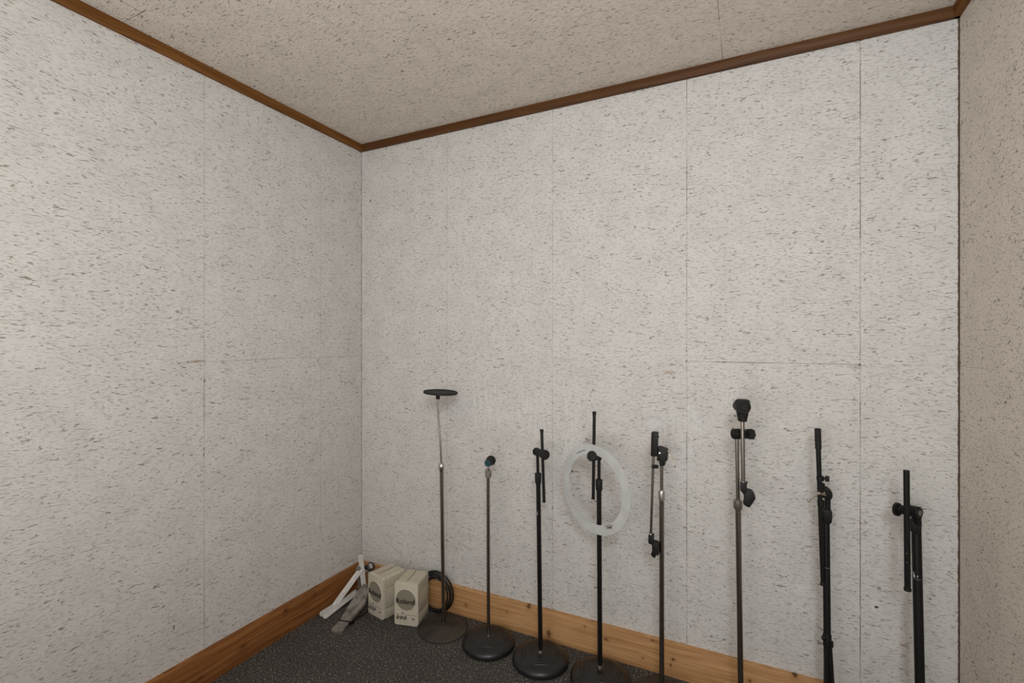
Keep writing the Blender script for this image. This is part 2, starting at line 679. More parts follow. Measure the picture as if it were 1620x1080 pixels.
def clip(name, root, top, mid, low, rad, gap_dir):
    """microphone clip: a socket from top to mid, then a split barrel from mid to low"""
    o = MB()
    top, mid, low = V(top), V(mid), V(low)
    o.lathe(top, mid - top, [(0, 0), (.0125, 0), (.0125, .004), (.0105, .005), (.0105, (mid - top).length), (.008, (mid - top).length + .006), (0, (mid - top).length + .008)], 24)
    s = o.obj(name, M_black2, root)
    d = (low - mid).normalized()
    g = V(gap_dir).normalized()
    g = (g - d * g.dot(d)).normalized()
    e = d.cross(g)
    t = MB()
    L = (low - mid).length
    n = 22
    prev = None
    rows = []
    for k, (f, ro) in enumerate(((0, rad * .78), (.08, rad * .9), (.5, rad), (1, rad * 1.08))):
        c = mid + d * (L * f)
        outer, inner = [], []
        for i in range(n + 1):
            a = math.radians(42) + math.radians(276) * i / n
            q = g * math.cos(a) + e * math.sin(a)
            outer.append(t.bm.verts.new(c + q * ro))
            inner.append(t.bm.verts.new(c + q * (ro - .0032)))
        rows.append((outer, inner))
    for (o1, i1), (o2, i2) in zip(rows, rows[1:]):
        for i in range(n):
            t.bm.faces.new((o1[i], o1[i + 1], o2[i + 1], o2[i]))
            t.bm.faces.new((i1[i + 1], i1[i], i2[i], i2[i + 1]))
        t.bm.faces.new((o1[0], o2[0], i2[0], i1[0]))
        t.bm.faces.new((o1[n], i1[n], i2[n], o2[n]))
    for (o1, i1), rev in ((rows[0], False), (rows[-1], True)):
        for i in range(n):
            f = (o1[i], i1[i], i1[i + 1], o1[i + 1])
            t.bm.faces.new(f if not rev else tuple(reversed(f)))
    t.bm.faces.new(rows[0][1])
    # swivel lug between the socket and the barrel
    t.box(mid + (mid - top).normalized() * .002, d, e, g, .009, .006, .008, .002)
    t.obj('clip_barrel', M_black2, s)
    return s


# ---- 1: straight stand with a gooseneck and a round pop filter lying flat
Yb = -.149
c = atz(701, 994, 0)
root = thing('microphone_stand', c, 'worn chrome microphone stand with a gooseneck holding a flat black round pop filter', 'microphone stand', 'microphone stands along the back wall')
Y1 = c.y
flat_base(root, c)
p_bot, p_top = at(702, 986, Y1), at(698.5, 742, Y1)
collar(root, p_bot - Z_ * .004, .008, .014, M_chrome)
MB().tube([p_bot, p_top], .0088).obj('pole', M_chrome, root)
d = p_top - p_bot
MB().lathe(p_top - d.normalized() * .012, d, [(0, 0), (.0095, 0), (.0135, .010), (.0155, .026), (.0135, .036), (.0088, .041), (0, .041)], 24).obj('clutch', M_bright, root)
gp = [at(x, y, Y1) for x, y in ((698.3, 735), (697.6, 722), (696.6, 700), (695, 680), (693.4, 662), (692.6, 645), (692.6, 630))]
MB().tube(gp, .0042, 14).obj('gooseneck', M_chrome, root)
kn = at(692.8, 630, Y1)
pf = at(697, 620.5, Y1)
pk = MB()
pk.lathe(kn - Z_ * .003, Z_, [(0, 0), (.0095, .0), (.0098, .010), (.008, .018), (.0035, .022), (.0035, .034), (0, .034)], 20)
pk.obj('swivel_joint', M_black2, root)
nrm = (Z_ + RT * .055 + FW * -.03).normalized()
pr = MB()
pr.lathe(pf - nrm * .005, nrm, [(.0765, 0), (.0805, .001), (.081, .005), (.0805, .009), (.0765, .010), (.0745, .008), (.0745, .002), (.0765, 0)], 56)
prim = pr.obj('pop_filter_rim', M_blackrub, root)
MB().lathe(pf - nrm * .001, nrm, [(0, 0), (.0755, 0), (.0755, .0025), (0, .0025)], 48).obj('pop_filter_screen', M_ink, prim)

# ---- 2: straight stand topped by a clip seen end-on with a teal insert
c = atz(773, 1019.5, 0)
root = thing('microphone_stand', c, 'chrome microphone stand on a black domed base, topped by a short clip with teal end', 'microphone stand', 'microphone stands along the back wall')
Y2 = c.y
dome_base(root, c, .118)
p_bot, p_top = at(773, 1006, Y2), at(772.2, 752, Y2)
collar(root, p_bot - Z_ * .006, .0075, .013, M_bright)
MB().tube([p_bot, p_top], .0075).obj('pole', M_chrome, root)
d = (p_top - p_bot).normalized()
knurled(MB(), at(772.6, 749, Y2), d, .031, .0138, 14, .0010).obj('clutch', M_dull, root)
MB().lathe(at(772.6, 743.6, Y2), d, [(0, -.002), (.012, -.002), (.0125, .001), (.0105, .004), (.007, .006), (.007, .014), (0, .014)], 24).obj('thread', M_bright, root)
ca, cb = at(776.8, 728, Y2 + .014), at(771.8, 732.4, Y2 - .028)
ax = (cb - ca).normalized()
Lc = (cb - ca).length
cl = MB().lathe(ca - ax * .006, ax, [(0, 0), (.0205, 0), (.0215, .002), (.0215, .010), (.0195, .012), (.0160, .016), (.0155, .024), (.0168, .026), (.0155, .030), (.0160, Lc + .004), (.0160, Lc + .0065), (.0150, Lc + .008), (.0140, Lc + .008), (.0138, Lc + .003), (0, Lc + .003)], 40).obj('microphone_clip', M_blackrub, root)
ti = MB().lathe(cb + ax * -.004, ax, [(0, 0), (.0138, 0), (.0138, .0096), (.0100, .0100), (.0095, .0084), (.0045, .0084), (.0036, .0106), (0, .0106)], 32).obj('clip_insert', M_teal, cl)
ti['label'] = 'teal round insert'


def boom_stand(name_label, cx, cy, pole, clutch_px, upper_top, base_r, boom, knob_a, knob_b, kr, stub=None, bcap=True):
    c = atz(cx, cy, 0)
    root = thing('microphone_stand', c, name_label, 'microphone stand', 'microphone stands along the back wall')
    Yp = c.y
    dome_base(root, c, base_r)
    pb, pt = at(*pole[0], Yp), at(*pole[1], Yp)
    collar(root, pb - Z_ * .004, .0098, .012, M_bright)
    MB().tube([pb, pt], .0095).obj('pole', M_black, root)
    d = (pt - pb).normalized()
    MB().lathe(at(*clutch_px, Yp), d, [(0, -.004), (.0110, -.004), (.0116, 0), (.0134, .004), (.0138, .040), (.0130, .0425), (.0090, .0432), (0, .0432)], 28).obj('clutch', M_blackrub, root)
    MB().tube([pt - d * .03, at(*upper_top, Yp)], .0064).obj('upper_tube', M_black, root)
    yb = Yp + boom[2]
    b0, b1 = at(*boom[0], yb), at(*boom[1], yb)
    bo = MB().tube([b0, b1], .0062).obj('boom', M_black, root)
    bd = (b1 - b0).normalized()
    axis_cyl(MB(), b0 + bd * .004, bd, .014, .0076, .001, 20).obj('boom_end_cap', M_blackrub, bo)
    axis_cyl(MB(), b1 - bd * .002, bd, .006, .0072, .001, 20).obj('boom_end_cap', M_blackrub, bo)
    return root, Yp


# ---- 3: black boom stand with a mark on its pole
root, Y3 = boom_stand('black boom microphone stand with a white peak mark on its pole, left of the ring',
                      855, 1046, ((855.2, 1030), (851.6, 766)), (851.4, 764), (850.3, 716), .119,
                      ((857, 680), (860.8, 794), -.022), None, None, 0)
ka, kb_ = at(849.6, 714.5, Y3 + .002), at(861.5, 719, Y3 - .045)
kd = (kb_ - ka).normalized()
kL = (kb_ - ka).length
joint = MB()
joint.lathe(ka - kd * .012, kd, [(0, 0), (.014, 0), (.0165, .002), (.0168, .018), (.0155, .022), (.0155, kL + .004), (0, kL + .004)], 32)
joint.obj('boom_joint', M_blackrub, root)
MB().lathe(kb_ - kd * .006, kd, [(0, 0), (.0195, 0), (.0205, .002), (.0205, .012), (.0190, .015), (.012, .0165), (0, .0165)], 36).obj('clamp_knob', M_blackrub, root)


def mark(root, cpx, Yp, rad, sc_, tilt=0):
    """little white peak mark and a line of print under it, lying on the front of the pole"""
    ccen = at(*cpx, Yp)
    tocam = (CAM - ccen)
    tocam.z = 0
    tocam.normalize()
    rt = V((-tocam.y, tocam.x, 0))

    def P(u, v):
        u, v = u * sc_, v * sc_
        a = u / rad
        return ccen + rt * (math.sin(a) * (rad + .0004)) + tocam * (math.cos(a) * (rad + .0004)) + Z_ * v
    mb = MB()
    for poly in ([(-.0048, -.0055), (-.0008, .0065), (.0018, .0065), (-.0018, -.0055)],
                 [(.0004, .0015), (.0018, .0065), (.0056, -.0055), (.0028, -.0055)]):
        vs = [mb.bm.verts.new(P(u, v)) for u, v in poly]
        mb.bm.faces.new(vs)
    mb.obj('printed_emblem', M_whiteink, root)
    mb = MB()
    n = 8
    for k in range(n):
        u0, u1 = -.0056 + .0112 * k / n, -.0056 + .0112 * (k + .78) / n
        vs = [mb.bm.verts.new(P(u, v)) for u, v in ((u0, -.0098), (u1, -.0098), (u1, -.0080), (u0, -.0080))]
        mb.bm.faces.new(vs)
    mb.obj('printed_line', M_greyink, root)


mark(root, (851.4, 809), Y3, .0095, 1.3)

# ---- 4: black boom stand that carries the ring
root, Y4 = boom_stand('black boom microphone stand with a frosted plastic ring hung on its boom joint',
                      949.5, 1077, ((949.3, 1054), (947.6, 766)), (947.8, 775), (947.6, 727), .119,
                      ((940.2, 652), (938.5, 789), -.030), None, None, 0)
ka, kb_ = at(947.6, 724.5, Y4 + .004), at(937.2, 721.5, Y4 - .052)
kd = (kb_ - ka).normalized()
kL = (kb_ - ka).length
MB().lathe(ka - kd * .006, kd, [(0, 0), (.009, 0), (.0105, .002), (.0115, kL - .004), (0, kL - .004)], 28).obj('boom_joint', M_blackrub, root)
MB().lathe(kb_ - kd * .008, kd, [(0, 0), (.0195, 0), (.0205, .002), (.0205, .014), (.0190, .017), (.012, .0185), (0, .0185)], 36).obj('clamp_knob', M_blackrub, root)
lv0 = at(947, 719.5, Y4 - .006)
lv = MB()
lv.prism([at(946.5, 716.5, Y4 - .008), at(954.5, 724.0, Y4 - .008), at(951, 725.2, Y4 - .008), at(946, 726.5, Y4 - .008)], Y_ * .012, .0008, 1)
lv.obj('joint_lug', M_blackrub, root)
KNOB4, KD4 = kb_, kd

# frosted drum damper ring hanging on that knob
rc = at(940, 773.5, Y4 - .047)
tocam = (CAM - rc).normalized()
pu = UP - tocam * UP.dot(tocam)
pu.normalize()
prt = pu.cross(tocam)
if prt.dot(RT) < 0:
    prt = -prt
vmin = (prt * .943 + pu * .332)
tilt = math.radians(45.0)
rn = (tocam * math.cos(tilt) - vmin * math.sin(tilt)).normalized()
e1 = (pu * .943 - prt * .332).normalized()          # long image axis
e2 = rn.cross(e1).normalized()
Rr = 70.5 / F * (rc - CAM).dot(FW)
ring = thing('drum_damper_ring', rc, 'frosted clear plastic ring hanging from the boom joint of a black microphone stand', 'drum ring')
wR = .038
mb = MB()
n = 96
rowsets = []
for (rr, off) in ((Rr - wR, .0004), (Rr, .0004), (Rr, -.0004), (Rr - wR, -.0004)):
    rowsets.append([mb.bm.verts.new(rc + e1 * (rr * math.cos(2 * PI * i / n)) + e2 * (rr * math.sin(2 * PI * i / n)) + rn * off) for i in range(n)])
for k in range(4):
    mb.bridge(rowsets[k], rowsets[(k + 1) % 4])
mb.obj('ring_film', M_film, ring)


def ring_pt(px, py, lift=.001):
    d = ray(px, py)
    t = (rc - CAM).dot(rn) / d.dot(rn)
    return CAM + d * t + rn * lift


def stroke(mb, pts, w):
    for a, b in zip(pts, pts[1:]):
        a, b = V(a), V(b)
        t = (b - a).normalized()
        s = rn.cross(t).normalized() * (w / 2)
        vs = [mb.bm.verts.new(q) for q in (a - s, b - s, b + s, a + s)]
        mb.bm.faces.new(vs)


mb = MB()
stroke(mb, [ring_pt(x, y) for x, y in ((957.5, 833.5), (960, 831.5), (961.2, 834.6), (967, 834.3), (968.5, 831), (966.3, 832.2), (965.2, 829.3), (963.8, 832), (962, 829.8), (961, 832), (960, 831.5))], .0019)
stroke(mb, [ring_pt(x, y) for x, y in ((960.5, 834), (968, 833.5))], .0032)
stroke(mb, [ring_pt(x, y) for x, y in ((959, 836.3), (968.6, 835.4))], .0017)
mb.obj('crown_emblem', M_inkgrey, ring)
mb = MB()
for seg_ in (((912.3, 717.2), (914.8, 715.6)), ((915.2, 716.4), (917.2, 713.8)), ((917.6, 714.8), (919.6, 713.4)), ((920.2, 713.4), (922, 712.6)), ((922.3, 712.2), (923.6, 711.4)), ((923.4, 712.4), (926.4, 711.4))):
    stroke(mb, [ring_pt(x, y) for x, y in seg_], .0026)
mb.obj('printed_script', M_inkgrey, ring)

# ---- 5: chrome boom stand with a square clamp and a thin lever
Y5 = -.160
c = V((at(1047, 1000, Y5).x, Y5, 0))
root = thing('microphone_stand', c, 'chrome boom microphone stand with square black clamp and thin ball-ended lever', 'microphone stand', 'microphone stands along the back wall')
flat_base(root, c, .117)
pb, pt = V((c.x, Y5, .02)), at(1046.8, 786, Y5)
collar(root, pb, .009, .012, M_chrome)
MB().tube([pb, pt], .0092).obj('pole', M_chrome, root)
d = (pt - pb).normalized()
MB().lathe(at(1046.8, 792, Y5), d, [(0, 0), (.009, 0), (.0125, .004), (.0128, .032), (.011, .039), (.0075, .042), (0, .042)], 24).obj('clutch', M_bright, root)
MB().tube([pt - d * .01, at(1046.8, 732, Y5)], .0062).obj('upper_tube', M_chrome, root)
cm = MB()
# clamp head on the pole
q = lambda x, y, dy=0.0: at(x, y, Y5 + dy)
cm.prism([q(x, y, -.016) for x, y in ((1039.5, 707.5), (1043, 706.7), (1055.3, 711.2), (1054.9, 729.5), (1051.6, 730.2), (1051.2, 737), (1043.6, 737), (1042.8, 729.5), (1039.0, 728.5))], Y_ * .032, .0018)
hd = cm.obj('clamp_head', M_black2, root)
MB().lathe(q(1043.2, 717, -.0165), -Y_, [(0, 0), (.0062, 0), (.0055, .0025), (.003, .004), (0, .0042)], 18).obj('clamp_bolt', M_bright, hd)
lev = MB().tube([q(1057.2, 713.5, -.006), q(1067.4, 737, -.012)], .0021, 10)
lev.sphere(q(1067.6, 737.2, -.012), .0048)
lev.sphere(q(1057.4, 714.5, -.006), .0054)
lev.tube([q(1053.5, 713, -.002), q(1057.4, 714.5, -.006)], .0035, 12)
lev.obj('clamp_lever', M_brass, hd)
cm = MB()
cm.prism([q(x, y, -.030) for x, y in ((1030.2, 684.2), (1032, 683.2), (1040.6, 684.2), (1039.4, 721.5), (1037.6, 722.4), (1029.2, 721.6))], Y_ * .024, .0018)
cm.sphere(q(1041.4, 690.5, -.02), .0035)
cm.obj('boom_holder', M_black2, root)
b0, b1 = q(1034.3, 700, -.018), q(1029.7, 847, -.018)
bo = MB().tube([b0, b1], .0050).obj('boom', M_chrome, root)
bd = (b1 - b0).normalized()
cm = MB().box(q(1034.8, 737.5, -.018), RT, FW, Z_, .0085, .009, .0058, .0015)
cm.box(q(1039.4, 737.7, -.018), RT, FW, Z_, .0045, .005, .0060, .0015)
cm.obj('boom_stop', M_black2, root)
MB().lathe(q(1029.8, 843.6, -.018), bd, [(0, 0), (.0062, 0), (.0078, .004), (.0078, .007), (0, .007)], 18).obj('thread', M_bright, bo)
cm = MB().prism([q(x, y, -.030) for x, y in ((1025.4, 846.3), (1033.6, 846.3), (1033.4, 856), (1036.5, 858.2), (1034, 863), (1029.5, 861.2), (1025.4, 859.3))], Y_ * .024, .002)
s = cm.obj('microphone_clip', M_black2, root)
cm = MB().prism([q(x, y, -.036) for x, y in ((1031.0, 861.0), (1034.5, 857.8), (1039.8, 859.2), (1041.6, 861.8), (1041.9, 875.5), (1040.4, 881.2), (1038.9, 877.3), (1037.0, 880.2), (1036.2, 883.0), (1033.2, 881.8), (1029.3, 877.5), (1031.4, 871))], Y_ * .030, .0022)
cm.obj('clip_barrel', M_black2, s)

# ---- 6: tall chrome boom stand with a big black rubber counterweight
Y6 = -.165
c = V((at(1172.5, 1000, Y6).x, Y6, 0))
root = thing('microphone_stand', c, 'tall chrome boom microphone stand with a large black round weight on top', 'microphone stand', 'microphone stands along the back wall')
flat_base(root, c, .122)
q = lambda x, y, dy=0.0: at(x, y, Y6 + dy)
pt = q(1167.6, 800)
pb = V((c.x, Y6, .02))
collar(root, pb, .009, .012, M_chrome)
MB().tube([pb, pt], .0095).obj('pole', M_chrome, root)
d = (pt - pb).normalized()
MB().lathe(q(1167.4, 806.5), d, [(0, 0), (.010, 0), (.0145, .007), (.0148, .033), (.012, .036), (0, .036)], 10).obj('clutch', M_dull, root)
MB().tube([pt - d * .01, q(1165.8, 690)], .0068).obj('upper_tube', M_chrome, root)
ca, cb = q(1160.2, 686.2, .004), q(1176, 686.0, -.016)
kd = (cb - ca).normalized()
jo = MB().lathe(ca, kd, [(0, 0), (.017, 0), (.0188, .002), (.0188, .026), (.0172, .029), (.012, .030), (.012, .058), (0, .058)], 32).obj('boom_joint', M_black2, root)
kb0 = q(1179.6, 686.3, -.010)
mb = axis_cyl(MB(), kb0 + kd * -.002, kd, .010, .0165, .0015)
axis_cyl(mb, kb0 + kd * .006, kd, .016, .008, .001)
mb.obj('joint_washer', M_black2, jo)
knurled(MB(), q(1187.2, 686.5, -.014), kd, .018, .0185, 6, .0022).obj('clamp_knob', M_black2, root)
b0, b1 = q(1174.6, 660, -.030), q(1175.8, 764, -.030)
bo = MB().tube([b0, b1], .0068).obj('boom', M_chrome, root)
MB().lathe(q(1175.8, 761, -.030), -Z_, [(0, 0), (.0085, .001), (.0095, .004), (.0095, .008), (0, .008)], 18).obj('thread', M_bright, bo)
# weight: tapered sleeve + fat cylinder pointing at the room
wt = MB()
wt.lathe(q(1174.6, 666.3, -.030), Z_, [(0, 0), (.0125, 0), (.0142, .0015), (.0205, .036), (.0232, .048), (.0240, .066), (.0222, .073), (.017, .0762), (0, .077)], 32)
sl = wt.obj('weight_sleeve', M_blackrub, root)
wa, wb = q(1168.6, 641.5, -.006), q(1177.0, 643.8, -.064)
wd = (wb - wa).normalized()
wl = (wb - wa).length
MB().lathe(wa - wd * .006, wd, [(0, 0), (.0165, 0), (.0195, .004), (.0205, wl * .45), (.0215, wl * .6), (.0215, wl * .8), (.0232, wl * .86), (.0232, wl + .004), (.0215, wl + .007), (.0175, wl + .007), (.0165, wl + .002), (.011, wl + .002), (.010, wl + .005), (0, wl + .005)], 40).obj('counterweight', M_blackrub, root)
mb = MB().tube([q(1167.4, 658, -.03), q(1162.6, 657.4, -.03)], .0017, 10)
mb.sphere(q(1162.6, 657.2, -.03), .0042)
mb.obj('thumb_screw', M_dull, sl)
cm = MB().prism([q(x, y, -.042) for x, y in ((1170.8, 762.5), (1183, 763.8), (1181.6, 767.2), (1181.4, 774), (1184, 776.5), (1177.5, 783.8), (1174.2, 779.5), (1170.9, 775.5))], Y_ * .024, .002)
s = cm.obj('microphone_clip', M_black2, root)
cm = MB().prism([q(x, y, -.046) for x, y in ((1176.2, 781.5), (1182.5, 775.5), (1189.3, 777.4), (1192.3, 781), (1195.4, 788.2), (1194.6, 790.6), (1186.4, 802.4), (1184.4, 803), (1176.6, 798.6), (1175.2, 795.4), (1177, 790.6))], Y_ * .032, .0026)
cm.obj('clip_barrel', M_black2, s)


# ---- 7, 8: black tripod stands with their legs folded, leaning on the wall
def tripod(root, hub_c, d, foot, r_leg, spread, dirs, hr):
    """hub with three folded legs hanging down along the pole"""
    mb = MB().lathe(hub_c - d * .02, d, [(0, 0), (hr - .001, 0), (hr, .004), (hr, .036), (hr - .001, .040), (0, .040)], 24)
    mb.obj('leg_hub', M_black2, root)
    for (ux, uy, ln) in dirs:
        out = V((ux, uy, 0))
        a = hub_c + out * .007
        b = hub_c - d * ln + out * spread
        b.z = max(b.z, .012)
        lg = MB().tube([a, b], r_leg, 14).obj('leg', M_black, root)
        bd = (b - a).normalized()
        axis_cyl(MB(), b - bd * .014, bd, .030, r_leg + .0028, .002, 16).obj('rubber_foot', M_blackrub, lg)


# 7
Yt, Yf = -.085, -.165
q = lambda x, y, dy=0.0: at(x, y, Yt + dy)
pt = at(1306.8, 822, Yt)
p2 = at(1309.3, 1079, -.142)
d = (pt - p2).normalized()
foot = p2 - d * ((p2.z - .006) / d.z)
root = thing('microphone_stand', V((foot.x, foot.y, 0)), 'folded black boom stand leaning on the wall with a shiny lever and grip tip', 'microphone stand', 'microphone stands along the back wall')
MB().tube([foot, pt], .0110).obj('pole', M_black, root)
mb = MB().prism([q(x, y, -.018) for x, y in ((1300.3, 807.5), (1303, 805.8), (1315.6, 808.2), (1317, 810.5), (1316.4, 826.5), (1314.2, 829), (1303.5, 828), (1300.6, 824.5))], Y_ * .034, .003)
mb.obj('clutch', M_black2, root)
MB().tube([q(1309.5, 822), q(1309.2, 786)], .0088).obj('upper_tube', M_black2, root)
# swan-neck joint body
mb = MB().prism([q(x, y, -.014) for x, y in ((1295.0, 768), (1301.5, 767.2), (1305.5, 769.6), (1312.5, 773.5), (1317, 779), (1317.8, 786), (1315.6, 790.4), (1310, 791.6), (1302.5, 787.4), (1295.8, 786.6))], Y_ * .026, .004)
hd = mb.obj('boom_joint', M_black2, root)
bm0, bm1 = q(1294.6, 700, -.030), at(1301.6, 925, Yt - .030)
b_tip = q(1293.6, 677, -.030)
bdir = (bm1 - b_tip).normalized()
bo = MB().tube([b_tip + bdir * .01, bm1], [.0080, .0062], 18).obj('boom', M_black, root)
axis_cyl(MB(), b_tip + bdir * .036, bdir, .070, .0098, .0015, 22).obj('boom_grip', M_blackrub, bo)
axis_cyl(MB(), bm1 - bdir * .004, bdir, .012, .0075, .0015, 18).obj('boom_end_cap', M_blackrub, bo)
mb = axis_cyl(MB(), q(1297.6, 756.5, -.030), bdir, .016, .0112, .0015, 22)
mb.tube([q(1299.4, 764, -.028), q(1298.8, 772, -.026)], .0105, 18)
cl = mb.obj('boom_collar', M_black2, root)
mb = MB().tube([q(1300.5, 756.5, -.034), q(1307, 756.8, -.036)], .0040, 12)
knurled(mb, q(1308.6, 757, -.036), (RT + V((0, -.5, 0))), .012, .0092, 8, .001)
mb.obj('clamp_knob', M_black2, cl)
mb = MB().tube([q(1296.5, 780.5, -.040), q(1280.2, 791.6, -.062)], .0018, 10)
mb.sphere(q(1279.6, 792.2, -.062), .0050)
mb.sphere(q(1296.0, 780.2, -.040), .0058)
mb.tube([q(1296.0, 780.2, -.040), q(1305.5, 782.6, -.018)], .0038, 12)
mb.sphere(q(1303.8, 779.5, -.026), .0040)
mb.obj('clamp_lever', M_brass, hd)
mb = axis_cyl(MB(), q(1298.8, 796, -.030), bdir, .022, .0108, .002, 20)
mb.obj('boom_sleeve', M_black2, bo)
pc = at(1308.2, 898, Yt - .02)
tt = (pc.z - foot.z) / (pt.z - foot.z)
MB().lathe(foot + (pt - foot) * tt, d, [(.0108, 0), (.0112, .0002), (.0112, .0016), (.0108, .0018)], 24).obj('pole_band', M_greyink, root)
hz = at(1308.8, 1010, -.12).z
hub = foot + (pt - foot) * ((hz - foot.z) / (pt.z - foot.z))
tripod(root, hub, d, foot, .0062, .024, ((.94, -.34, hub.z), (-.35, .60, hub.z - .01), (-.25, -.75, hub.z)), .0128)
axis_cyl(MB(), hub + V((.0125, -.006, -.008)), d, .020, .0045, .0015, 16).obj('leg_bracket', M_black2, root)
mb = MB().tube([hub + V((-.006, -.010, .010)), hub + V((-.0165, -.012, .010))], .0070, 14)
mb.obj('hub_knob', M_black2, root)

# 8
Yt = -.110
q = lambda x, y, dy=0.0: at(x, y, Yt + dy)
pt = at(1450.0, 852, Yt)
p2 = at(1455.2, 1079, -.155)
d = (pt - p2).normalized()
foot = p2 - d * ((p2.z - .006) / d.z)
root = thing('microphone_stand', V((foot.x, foot.y, 0)), 'short thick black boom stand nearest the right wall, with bare straight boom', 'microphone stand', 'microphone stands along the back wall')
MB().tube([foot, pt + d * .02], .0128, 24).obj('pole', M_black, root)
mb = MB().prism([q(x, y, -.020) for x, y in ((1440.5, 826), (1443, 824.5), (1456.5, 825), (1458.6, 827), (1458.4, 843.5), (1455.5, 846), (1445.5, 845.5), (1441.4, 841)) ], Y_ * .038, .003)
mb.obj('clutch', M_black2, root)
ja, jb = at(1436, 806.5, Yt - .014), at(1455.3, 811.2, Yt - .036)
jd = (jb - ja).normalized()
jl = (jb - ja).length
jo = MB().lathe(ja, jd, [(0, 0), (.0165, 0), (.018, .002), (.018, jl - .002), (.0165, jl), (.0095, jl + .0004), (0, jl + .0004)], 36).obj('boom_joint', M_black2, root)
MB().lathe(jb + jd * .0004, jd, [(0, 0), (.0085, 0), (.0085, .0010), (.006, .0014), (0, .0014)], 24).obj('joint_bolt', M_knob, jo)
mb = MB().tube([q(1449.3, 816, -.02), q(1450, 830, -.004)], .0130, 20)
mb.obj('joint_neck', M_black2, root)
knc = at(1419.6, 805.4, Yt - .006)
mb = MB()
axis_cyl(mb, at(1429.5, 806.5, Yt - .010), jd, .016, .0145, .002)
mb.tube([knc, ja], .0085, 18)
axis_cyl(mb, at(1424.4, 806, Yt - .008), jd, .007, .013, .0015)
mb.obj('joint_spindle', M_black2, root)
knurled(MB(), knc, jd, .0085, .0212, 20, .0008).obj('clamp_knob', M_black2, root)
b0, b1 = at(1434.0, 743.5, Yt - .048), at(1435.8, 934, Yt - .048)
bo = MB().tube([b0, b1], .0082, 20).obj('boom', M_black, root)
bdir = (b1 - b0).normalized()
axis_cyl(MB(), b1 - bdir * .004, bdir, .010, .0098, .0015, 20).obj('boom_end_cap', M_blackrub, bo)
for (mx, my) in ((1434.4, 874), (1434.6, 888)):
    mb = MB()
    cc = at(mx, my, Yt - .048)
    tc_ = (CAM - cc)
    tc_.z = 0
    mb.lathe(cc + tc_.normalized() * .0078, tc_, [(0, 0), (.0013, 0), (.0013, .0008), (0, .0008)], 12).obj('rivet', M_greyink, bo)

frac = lambda py: (at(1452, py, -.115).z - foot.z) / (pt.z - foot.z)
pm = foot + (pt - foot) * frac(907)
tocam8 = CAM - pm
tocam8.z = 0
tocam8.normalize()
rt8 = V((-tocam8.y, tocam8.x, 0))


def P8(u, v):
    a = u / .0128
    return pm + rt8 * (math.sin(a) * .0132) + tocam8 * (math.cos(a) * .0132) + d * v


mb = MB()
for poly in ([(-.0118, .0085), (-.0095, .0085), (-.0048, -.0050), (-.0072, -.0070)],
             [(-.0118, -.0010), (-.0100, -.0010), (-.0072, -.0072), (-.0090, -.0085)],
             [(.0000, .0010), (.0014, .0010), (.0014, -.0060), (.0000, -.0060)]):
    mb.bm.faces.new([mb.bm.verts.new(P8(u, v)) for u, v in poly])
mb.obj('printed_emblem', M_whiteink, root)
mb = MB()
for k in range(12):
    u0, u1 = -.0125 + .022 * k / 12, -.0125 + .022 * (k + .9) / 12
    mb.bm.faces.new([mb.bm.verts.new(P8(u, v)) for u, v in ((u0, -.0125), (u1, -.0125), (u1, -.0108), (u0, -.0108))])
mb.obj('printed_line', M_greyink, root)
hub = foot + (pt - foot) * ((.27 - foot.z) / (pt.z - foot.z))
tripod(root, hub, d, foot, .0080, .026, ((.9, -.4, hub.z), (-.45, .55, hub.z - .01), (-.4, -.8, hub.z)), .0160)


# ------------------------------------------------------------------ small cream monitor speakers
def text_mesh(body, size):
    cu = bpy.data.curves.new('txt', 'FONT')
    cu.body = body
    cu.size = size
    cu.align_x = 'CENTER'
    cu.align_y = 'CENTER'
    cu.extrude = .0004
    cu.offset = .0002
    cu.space_character = .98
    o = bpy.data.objects.new('txt', cu)
    COL.objects.link(o)
    dg = bpy.context.evaluated_depsgraph_get()
    me = bpy.data.meshes.new_from_object(o.evaluated_get(dg))
    bpy.data.objects.remove(o)
    bpy.data.curves.remove(cu)
    return me


SW, SH, SD = .120, .205, .134


def rrect(w0, w1, z0, z1, r, n=5):
    pts = []
    for (cx_, cz_, a0) in ((w1 - r, z1 - r, 0), (w0 + r, z1 - r, 90), (w0 + r, z0 + r, 180), (w1 - r, z0 + r, 270)):
        for i in range(n + 1):
            a = math.radians(a0 + 90 * i / n)
            pts.append((cx_ + r * math.cos(a), cz_ + r * math.sin(a)))
    return pts


